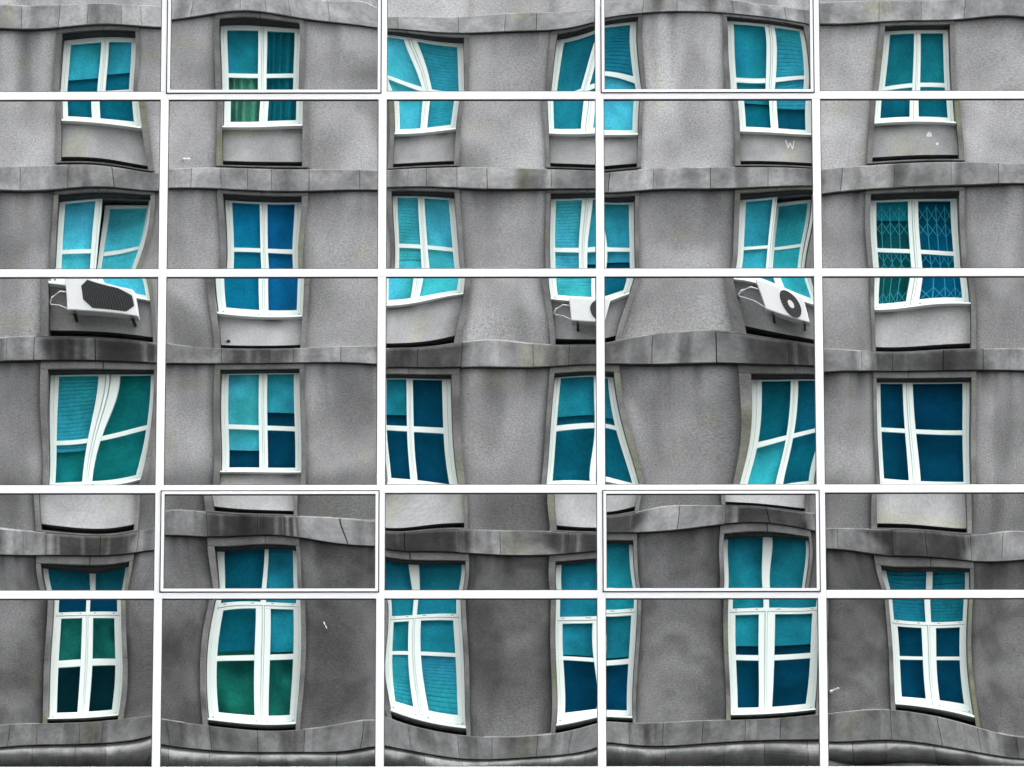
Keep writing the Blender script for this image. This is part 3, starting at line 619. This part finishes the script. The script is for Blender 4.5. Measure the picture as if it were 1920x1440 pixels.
def inside(parent, nm, r_, c, zt, zb):
    items = INSIDE.get(nm+str(r_), [(-1, 1, 0, 1, C_MID, 'blind')])
    H = zt-zb
    for (xa, xb_, ta, tb, colr, kind) in items:
        x0, x1 = c+xa*.67, c+xb_*.67; z1, z0 = zt+.06-ta*H if ta == 0 else zt-ta*H, zt-tb*H-(.10 if tb == 1 else 0)
        b = MB()
        if kind == 'slats':
            z = z1; k = 0
            while z > z0:
                q = colr if True else colr
                y = yb(.39)
                b.add([(x1, y, z-.046), (x0, y, z-.046), (x0, y+.012, z), (x1, y+.012, z)], [(0, 1, 2, 3)], 0, q)
                b.add([(x1, y+.002, z-.058), (x0, y+.002, z-.058), (x0, y-.01, z-.044), (x1, y-.01, z-.044)], [(0, 1, 2, 3)], 0, tuple(t*.9 for t in q))
                z -= .055
            sub(b, 'blind', M['fabric'], parent)
        elif kind == 'curtain':
            n = 60
            vs = []; cs = []
            for i in range(n+1):
                x = x0+(x1-x0)*i/n; ph = x*38+1.5*math.sin(x*9)
                y = yb(.43)+.035*math.sin(ph); am = .24 if colr == C_GREEN else .08; t = .9+am*math.sin(ph+.8)+am*2*(vnoise(x*9, 3)-.5)
                for z in (z0, z1): vs.append((x, y, z)); cs.append(tuple(q*t for q in colr))
            b.add(vs, [(2*i+2, 2*i, 2*i+1, 2*i+3) for i in range(n)], 0, cs)
            sub(b, 'curtain', M['fabric'], parent)
        else:
            n = 14; vs = []; cs = []
            for j in range(n+1):
                for i in range(n+1):
                    x = x0+(x1-x0)*i/n; z = z0+(z1-z0)*j/n
                    t = .58+.84*fbm(x*2.1+r_*7, z*1.9) if kind != 'mottle' else .35+1.5*max(0, fbm(x*3+2, z*2.4)-.25)
                    vs.append((x, (yb(.40) if kind == 'blind' else yb(.50))-.012*i/n, z)); cs.append(tuple(q*t for q in colr))
            b.add(vs, [(j*(n+1)+i+1, j*(n+1)+i, (j+1)*(n+1)+i, (j+1)*(n+1)+i+1) for j in range(n) for i in range(n)], 0, cs)
            sub(b, 'blind', M['fabric'], parent)
    # dim room behind
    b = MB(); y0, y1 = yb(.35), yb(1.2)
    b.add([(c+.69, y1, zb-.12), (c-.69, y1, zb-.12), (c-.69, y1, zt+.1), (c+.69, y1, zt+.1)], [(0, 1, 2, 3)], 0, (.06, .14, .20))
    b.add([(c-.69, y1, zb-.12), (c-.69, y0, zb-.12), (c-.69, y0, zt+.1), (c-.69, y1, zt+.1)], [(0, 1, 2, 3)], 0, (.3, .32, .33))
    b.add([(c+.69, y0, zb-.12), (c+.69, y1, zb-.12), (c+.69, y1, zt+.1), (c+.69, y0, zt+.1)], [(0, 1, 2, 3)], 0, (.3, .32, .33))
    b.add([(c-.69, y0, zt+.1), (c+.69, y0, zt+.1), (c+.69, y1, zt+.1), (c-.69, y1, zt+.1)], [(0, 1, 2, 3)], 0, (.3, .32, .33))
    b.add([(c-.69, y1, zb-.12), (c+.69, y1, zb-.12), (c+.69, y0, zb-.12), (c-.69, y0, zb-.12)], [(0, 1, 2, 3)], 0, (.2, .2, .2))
    sub(b, 'room', M['fabric'], parent)

def surround_tone(x, z, seed):
    t = .82+.36*fbm(x*3+seed, z*1.6)
    g_ = sstep(.70, .9, vnoise(x*.8+seed*3, z*1.3+seed))
    t *= 1-.35*sstep(.6, .85, vnoise(x*5+seed, z*2.2))
    return (t*(1+.03*g_), t*(1+.08*g_), t*(1-.22*g_))

def make_window(nm, r_, c):
    zl, zg = lv('lb', r_), lv('lg', r_)
    zbb = lv('bb', r_)
    sd = ord(nm)+r_*5
    # ---- stone surround: jambs of two stones each, lintel, ledge
    b = MB()
    for s in (-1, 1):
        zj = zg+(zl-zg)*.42
        for (za, zb_) in ((zg+.001, zj-.003), (zj+.003, zl-.002)):
            n = max(2, int((zb_-za)/.08)); 
            for k in range(n):
                z0_, z1_ = za+(zb_-za)*k/n, za+(zb_-za)*(k+1)/n
                t0, t1 = surround_tone(c+s*.74, z0_, sd), surround_tone(c+s*.74, z1_, sd)
                xi, xo = c+s*.70, c+s*.79
                fr = [(xi, yb(-.04), z0_), (xo, yb(-.04), z0_), (xo, yb(-.04), z1_), (xi, yb(-.04), z1_)]
                inn = [(xi, yb(.34), z0_), (xi, yb(-.04), z0_), (xi, yb(-.04), z1_), (xi, yb(.34), z1_)]
                ou = [(xo, yb(-.04), z0_), (xo, yb(.01), z0_), (xo, yb(.01), z1_), (xo, yb(-.04), z1_)]
                cs = [t0, t0, t1, t1]
                order = (0, 1, 2, 3) if s < 0 else (3, 2, 1, 0)
                for q in (fr, inn, ou): b.add(q, [tuple(reversed(order))], 0, list(cs))
    lt = surround_tone(c, zl, sd)
    for (xa, xb_) in ((c-.79, c-.012), (c-.006, c+.79)):
        b.bbox(xa, xb_, yb(.34), yb(-.045), zl, zbb-.002, .006, 0, lt)
    b.box(c-.70, c+.70, yb(.28), yb(.03), zl-.030, zl+.001, 1)        # black strip standing in for the shade under the lintel
    # ledge at the foot
    b.bbox(c-.80, c+.80, yb(.38), yb(-.055), zg, zg+.024, .004, 0, tuple(.8*t for t in lt))
    b.build('window_surround', [M['surround'], M['shade_black']], OB)
    # black back plate: shade painted into the gap above the ledge
    top_c = lv('pb', r_) if r_ < 3 else lv('fb', r_)
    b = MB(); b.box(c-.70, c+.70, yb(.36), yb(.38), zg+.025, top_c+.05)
    b.build('recess_shade_plate', M['shade_black'], OB)
    # ---- panel under the window
    zf = lv('fb', r_)
    if r_ < 3:
        zp = lv('pb', r_); b = MB()
        def ptone(x, z):
            t = (.86+.28*fbm(x*1.6+sd, z*2+sd))*(.72, .92, .95)[r_]*(.62 if nm+str(r_) in ('A1', 'E1') else .8 if nm+str(r_) == 'D1' else 1)
            ed = min(abs(x-c+.695), abs(x-c-.695)); t *= 1-.35*math.exp(-ed/.045)*vnoise(x*3, z*5+sd)
            t *= 1-.45*sstep(.35, .85, vnoise(x*3.3+sd, .5))*math.exp(-(zf-.03-z)/.07)
            g_ = .5*math.exp(-abs(z-zp-.07)/.05)*sstep(.3, .7, vnoise(x*1.1, 3+sd)) if (nm, r_) == ('F', 2) else .25*sstep(.72, .9, vnoise(x*2+sd, z*2))
            return (t, t*(1+.02*g_), t*(1-.5*g_))
        patch(b, c-.695, c+.695, zp, zf+.04, yb(.16), .05, ptone)
        b.add([(c+.695, yb(.35), zp), (c-.695, yb(.35), zp), (c-.695, yb(.16), zp), (c+.695, yb(.16), zp)], [(0, 1, 2, 3)], 0, (.25, .25, .25))  # underside toned down, its shade put into the colour
        b.build('spandrel_panel', M['panel'], OB)
    # ---- frame
    zgt, zgb, ztt, ztb = lv('gt', r_), lv('gb', r_), lv('tt', r_), lv('tb', r_)
    zTop = zl+.03
    yo, yi, yg = yb(.285), yb(.295), yb(.32)
    b = MB()
    openR = (nm, r_) in (('A', 1), ('E', 1))
    zfr = zf+.012
    ring(b, c-.69, c+.69, zfr+.02, zTop, .05, yb(.36), yo, 0, wb=.05, wt=zTop-zgt-.05)
    # projecting sill board of the frame
    b.bbox(c-.695, c+.695, yb(.36), yb(-.03), zf, zf+.026, .004, 0, (.98, .98, .98))
    for hx_ in (-.62, -.09, .09, .62): b.box(c+hx_-.012, c+hx_+.012, yo, yo+.004, zgb-.075 if r_ < 3 else zgb-.09, zgb-.065 if r_ < 3 else zgb-.08, 1, (.5, .55, .5))
    if r_ < 3:
        b.bbox(c-.012, c+.012, yb(.36), yo+.006, zfr+.07, zgt+.05, .003)          # centre post cover strip
        for s in (-1, 1):
            if s == 1 and openR: continue
            x0, x1 = (c-.637, c-.0155) if s < 0 else (c+.0155, c+.637)
            ring(b, x0, x1, zfr+.073, zgt+.047, .06 if False else .0597-.0, yb(.36), yi, 0, wb=zgb-zfr-.073, wt=.047)
            gx0, gx1 = (c-.60, c-.075) if s < 0 else (c+.075, c+.60)
            # stiles reach the glass line
            b.bbox(x0+.0597 if s > 0 else x0+.0597, gx1 if s < 0 else gx1, yb(.342), yb(.302), ztb, ztt, .004)
        rects = []
        for s in (-1, 1):
            if s == 1 and openR: continue
            gx0, gx1 = (c-.605, c-.07) if s < 0 else (c+.07, c+.605)
            rects += [(gx0, gx1, ztt-.004, zgt+.004), (gx0, gx1, zgb-.004, ztb+.004)]
        w = b.build('window', [M['frame'], M['surround']], OB)
        glass(w, rects, yg)
        if openR:
            # right casement tilted inwards about its bottom edge
            sb = MB(); ang = math.radians(11); zz0 = zfr+.075
            x0, x1 = c+.018, c+.635
            ring(sb, x0, x1, zz0, zgt+.045, .0597, yb(.36), yi, 0, wb=zgb-zz0, wt=.05)
            sb.bbox(x0+.0597, x1-.0597, yb(.342), yb(.302), ztb, ztt, .004)
            gb_ = MB()
            for (za, zb_) in ((ztt-.004, zgt+.002), (zgb-.004, ztb+.004)):
                gb_.add([(x1-.055, yg, za), (x0+.055, yg, za), (x0+.055, yg, zb_), (x1-.055, yg, zb_)], [(0, 1, 2, 3)])
            def tilt(p):
                dy, dz = p[1]-yb(.32), p[2]-zz0
                return (p[0], yb(.32)+dy*math.cos(ang)-dz*math.sin(ang), zz0+dz*math.cos(ang)+dy*math.sin(ang))
            for q in (sb, gb_): q.v = [tilt(p) for p in q.v]
            bl = MB()
            bl.add([tilt((x1-.05, yg-.03, zgb-.02)), tilt((x0+.05, yg-.03, zgb-.02)), tilt((x0+.05, yg-.03, zgt+.01)), tilt((x1-.05, yg-.03, zgt+.01))], [(0, 1, 2, 3)], 0, C_LIGHT if nm == 'A' else C_PALE)
            s_ = sub(sb, 'open_sash', M['frame'], w)
            sub(gb_, 'pane', M['glass'], w); sub(bl, 'blind', M['fabric'], w)
    else:
        zub, zst = ZW['ub3'], ZW['st3']
        # fanlight bar, main transom, two casements
        b.bbox(c-.04, c+.04, yb(.342), yb(.298), zub, zgt+.03, .004)
        b.bbox(c-.64, c+.64, yb(.36), yb(.28), zst+.055, zub, .004)
        for hx_ in (-.53, -.15, .15, .53): b.box(c+hx_-.022, c+hx_+.022, yb(.28), yb(.276), zub-.03, zub-.02, 1, (.9, 1, .9))
        for (gx0, gx1) in ((c-.64, c-.60), (c+.60, c+.64)): b.bbox(gx0, gx1, yb(.342), yb(.298), zub, zgt+.03, .004)
        b.bbox(c-.012, c+.012, yb(.36), yb(.278), zfr+.07, zst+.055, .003)
        for s in (-1, 1):
            x0, x1 = (c-.637, c-.0155) if s < 0 else (c+.0155, c+.637)
            ring(b, x0, x1, zfr+.073, zst+.052, .0955, yb(.36), yi, 0, wb=zgb-zfr-.073, wt=.052)
            b.bbox(x0+.0955, x1-.0955, yb(.342), yb(.302), ztb, ztt, .004)
        w = b.build('window', [M['frame'], M['surround']], OB)
        rects = [(c-.605, c-.036, zub-.004, zgt+.004), (c+.036, c+.605, zub-.004, zgt+.004)]
        for (gx0, gx1) in ((c-.545, c-.105), (c+.105, c+.545)):
            rects += [(gx0, gx1, ztt-.004, zst+.004), (gx0, gx1, zgb-.004, ztb+.004)]
        glass(w, rects, yg)
    inside(w, nm, r_, c, zgt, zgb)
    if (nm, r_) == ('F', 1):                      # folding scissor grille behind the glass
        gb_ = MB(); y = yb(.38); n = 9; dx = 1.24/n
        z0_, z1_ = zgb-.02, zgt-.05
        for i in range(n+1):
            x = c-.62+dx*i; gb_.tube([(x, y, z0_), (x, y, z1_)], .008, 5)
        tiers = 7; hz = (z1_-z0_)/tiers
        for k in range(tiers):
            if k in (1, 4): continue
            for i in range(n):
                x = c-.62+dx*i; za = z0_+hz*k
                gb_.tube([(x, y+.012, za), (x+dx, y+.012, za+hz*.9)], .006, 4); gb_.tube([(x+dx, y+.02, za), (x, y+.02, za+hz*.9)], .006, 4)
        sub(gb_, 'grille', M['steel'], w)
    return w

for r_ in (0, 1, 2, 3):
    for nm, c in cols_sorted: make_window(nm, r_, c)

# ---- small marks and fittings on the block
b = MB(); b.tube([(-5.74, yb(.0), 24.45), (-5.74, yb(-.10), 24.44), (-5.64, yb(-.12), 24.43)], .018, 10)
b.build('pipe_stub_or_hole', M['white_paint'], OB)
b = MB(); b.tube([(-5.0, yb(.18), 21.38), (-5.0, yb(.13), 21.38)], .03, 12); b.build('pipe_stub_or_hole', M['shade_black'], OB)  # dark hole in the panel, drawn as a short black plug
b = MB(); b.tube([(5.05, yb(0), 15.00), (5.05, yb(-.11), 15.02), (5.14, yb(-.13), 15.07)], .02, 10)
b.build('pipe_stub_or_hole', M['white_paint'], OB)
def stroke(b, pts, w, y):
    for (p, q) in zip(pts[:-1], pts[1:]):
        dx, dz = q[0]-p[0], q[1]-p[1]; l = math.hypot(dx, dz); nx, nz = -dz/l*w/2, dx/l*w/2
        b.add([(p[0]+nx, y, p[1]+nz), (p[0]-nx, y, p[1]-nz), (q[0]-nx*.6, y, q[1]-nz*.6), (q[0]+nx*.6, y, q[1]+nz*.6)], [(3, 2, 1, 0)])
b = MB(); wx, wz = 4.482, 24.815
stroke(b, [(wx-.075, wz+.085), (wx-.035, wz-.085)], .026, yb(.156)); stroke(b, [(wx-.038, wz-.07), (wx+.004, wz+.03)], .024, yb(.154))
stroke(b, [(wx+.002, wz+.03), (wx+.042, wz-.10)], .026, yb(.156)); stroke(b, [(wx+.042, wz-.09), (wx+.085, wz+.085)], .024, yb(.154))
b.build('painted_letter', M['white_paint'], OB)
b = MB(); rr = random.Random(3)
for (x, z, s) in ((6.99, 24.80, .055), (7.113, 24.64, .025)):
    pts = [(x+s*math.cos(t)*rr.uniform(.6, 1.1), yb(.156), z+s*math.sin(t)*rr.uniform(.6, 1.3)) for t in [2*math.pi*k/9 for k in range(9)]]
    b.add(pts, [tuple(reversed(range(9)))])
b.build('plaster_chip', M['white_paint'], OB)
b = MB(); stroke(b, [(-3.34, 16.29), (-3.328, 16.245)], .018, yb(-.003)); stroke(b, [(-3.322, 16.235), (-3.31, 16.19)], .014, yb(-.004)); b.build('paint_mark', M['white_paint'], OB)

# ---- the three air conditioners on the parapet panels
def air_conditioner(c, label, style):
    z0, z1 = ZW['acb'], ZW['ata' if style == 'oct' else 'act']; x0, x1 = c-.42, c+.38; yf = yb(-.30); ybk = yb(-.02)
    t = empty('air_conditioner', (c, yb(-.16), z0)); tag(t, label, 'air conditioner', 'air conditioners on the old block')
    b = MB(); b.bbox(x0, x1, ybk, yf, z0, z1, .012)
    for k in range(6): b.box(x0-.002, x0, yf-.22, yf-.05, z0+.06+k*.05, z0+.075+k*.05, 1)
    body = sub(b, 'casing', [M['ac_white'], M['ac_dark']], t)
    b = MB(); zc = (z0+z1)/2; fx = c+.08
    if style == 'oct':
        rx, rz, k_ = .262, (z1-z0)*.42, .115
        o = [(fx-rx+k_, zc-rz), (fx+rx-k_, zc-rz), (fx+rx, zc-rz+k_), (fx+rx, zc+rz-k_), (fx+rx-k_, zc+rz), (fx-rx+k_, zc+rz), (fx-rx, zc+rz-k_), (fx-rx, zc-rz+k_)]
        b.add([(p[0], yf+.003, p[1]) for p in o], [tuple(reversed(range(8)))])
        sub(b, 'fan_opening', M['ac_dark'], t)
        b = MB(); n = 22
        for i in range(1, n):
            x = fx-rx+2*rx*i/n; h = rz-max(0, abs(x-fx)-(rx-k_))
            b.box(x-.003, x+.003, yf+.004, yf+.012, zc-h, zc+h, 0, (.03, .042, .036))
        sub(b, 'fan_grille', M['ac_white'], t)
    else:
        R0 = .195; n = 40
        b.add([(fx+R0*math.cos(2*math.pi*k/n), yf+.003, zc+R0*math.sin(2*math.pi*k/n)) for k in range(n)], [tuple(reversed(range(n)))])
        sub(b, 'fan_opening', M['ac_dark'], t)
        b = MB()
        for rad in (.075, .105, .135, .165, .195):
            b.tube([(fx+rad*math.cos(2*math.pi*k/48), yf+.008, zc+rad*math.sin(2*math.pi*k/48)) for k in range(49)], .0022, 4, 0, (.10, .10, .10) if rad < .18 else (.8, .8, .8))
        for k in range(24):
            a = 2*math.pi*k/24; b.tube([(fx+.06*math.cos(a), yf+.008, zc+.06*math.sin(a)), (fx+.19*math.cos(a+.25), yf+.008, zc+.19*math.sin(a+.25))], .0022, 4, 0, (.16, .16, .16))
        sub(b, 'fan_grille', M['ac_white'], t)
        b = MB(); m_ = 24
        b.add([(fx+.058*math.cos(2*math.pi*k/m_), yf+.014, zc+.058*math.sin(2*math.pi*k/m_)) for k in range(m_)]+[(fx+.058*math.cos(2*math.pi*k/m_), yf+.003, zc+.058*math.sin(2*math.pi*k/m_)) for k in range(m_)],
              [tuple(reversed(range(m_)))]+[(k, (k+1) % m_, (k+1) % m_+m_, k+m_) for k in range(m_)])
        sub(b, 'fan_hub', M['ac_white'] if style == 'hub' else M['ac_dark'], t)
    if style == 'oct':
        b = MB(); b.box(x0+.06, x0+.20, yf+.001, yf+.003, z1-.045, z1-.025); b.box(x0+.03, x0+.13, yf+.001, yf+.003, z1-.065, z1-.052)
        sub(b, 'badge', M['ac_blue'], t)
    b = MB()
    for x in (x0+.10, x1-.10):
        b.box(x-.02, x+.02, yb(.17), yf-.01, z0-.04, z0-.003)
    sub(b, 'bracket', M['ac_dark'], t)
    b = MB(); zp = z0+.16
    b.tube([(x0-.005, yf-.10, zp+.10), (x0-.10, yf-.10, zp+.10), (x0-.22, yf-.14, zp+.02), (x0-.26, yb(.0), zp-.02), (x0-.26, yb(.165), zp-.02)], .010, 8)
    b.tube([(x0-.005, yf-.06, z0+.03), (x0-.12, yf-.08, z0+.07), (x0-.25, yb(-.02), zp-.04), (x0-.26, yb(.165), zp-.03)], .006, 6)
    sub(b, 'pipe', M['white_paint'], t)
    return t
air_conditioner(XW['A'], 'white air conditioner with a dark octagonal grille below the tilted window, mirrored at far left', 'oct')
air_conditioner(XW['D'], 'white air conditioner half hidden by a mullion, mirrored in the middle of the facade', 'round')
air_conditioner(XW['E'], 'white air conditioner with a round fan and pale hub, mirrored slanting at right', 'hub')
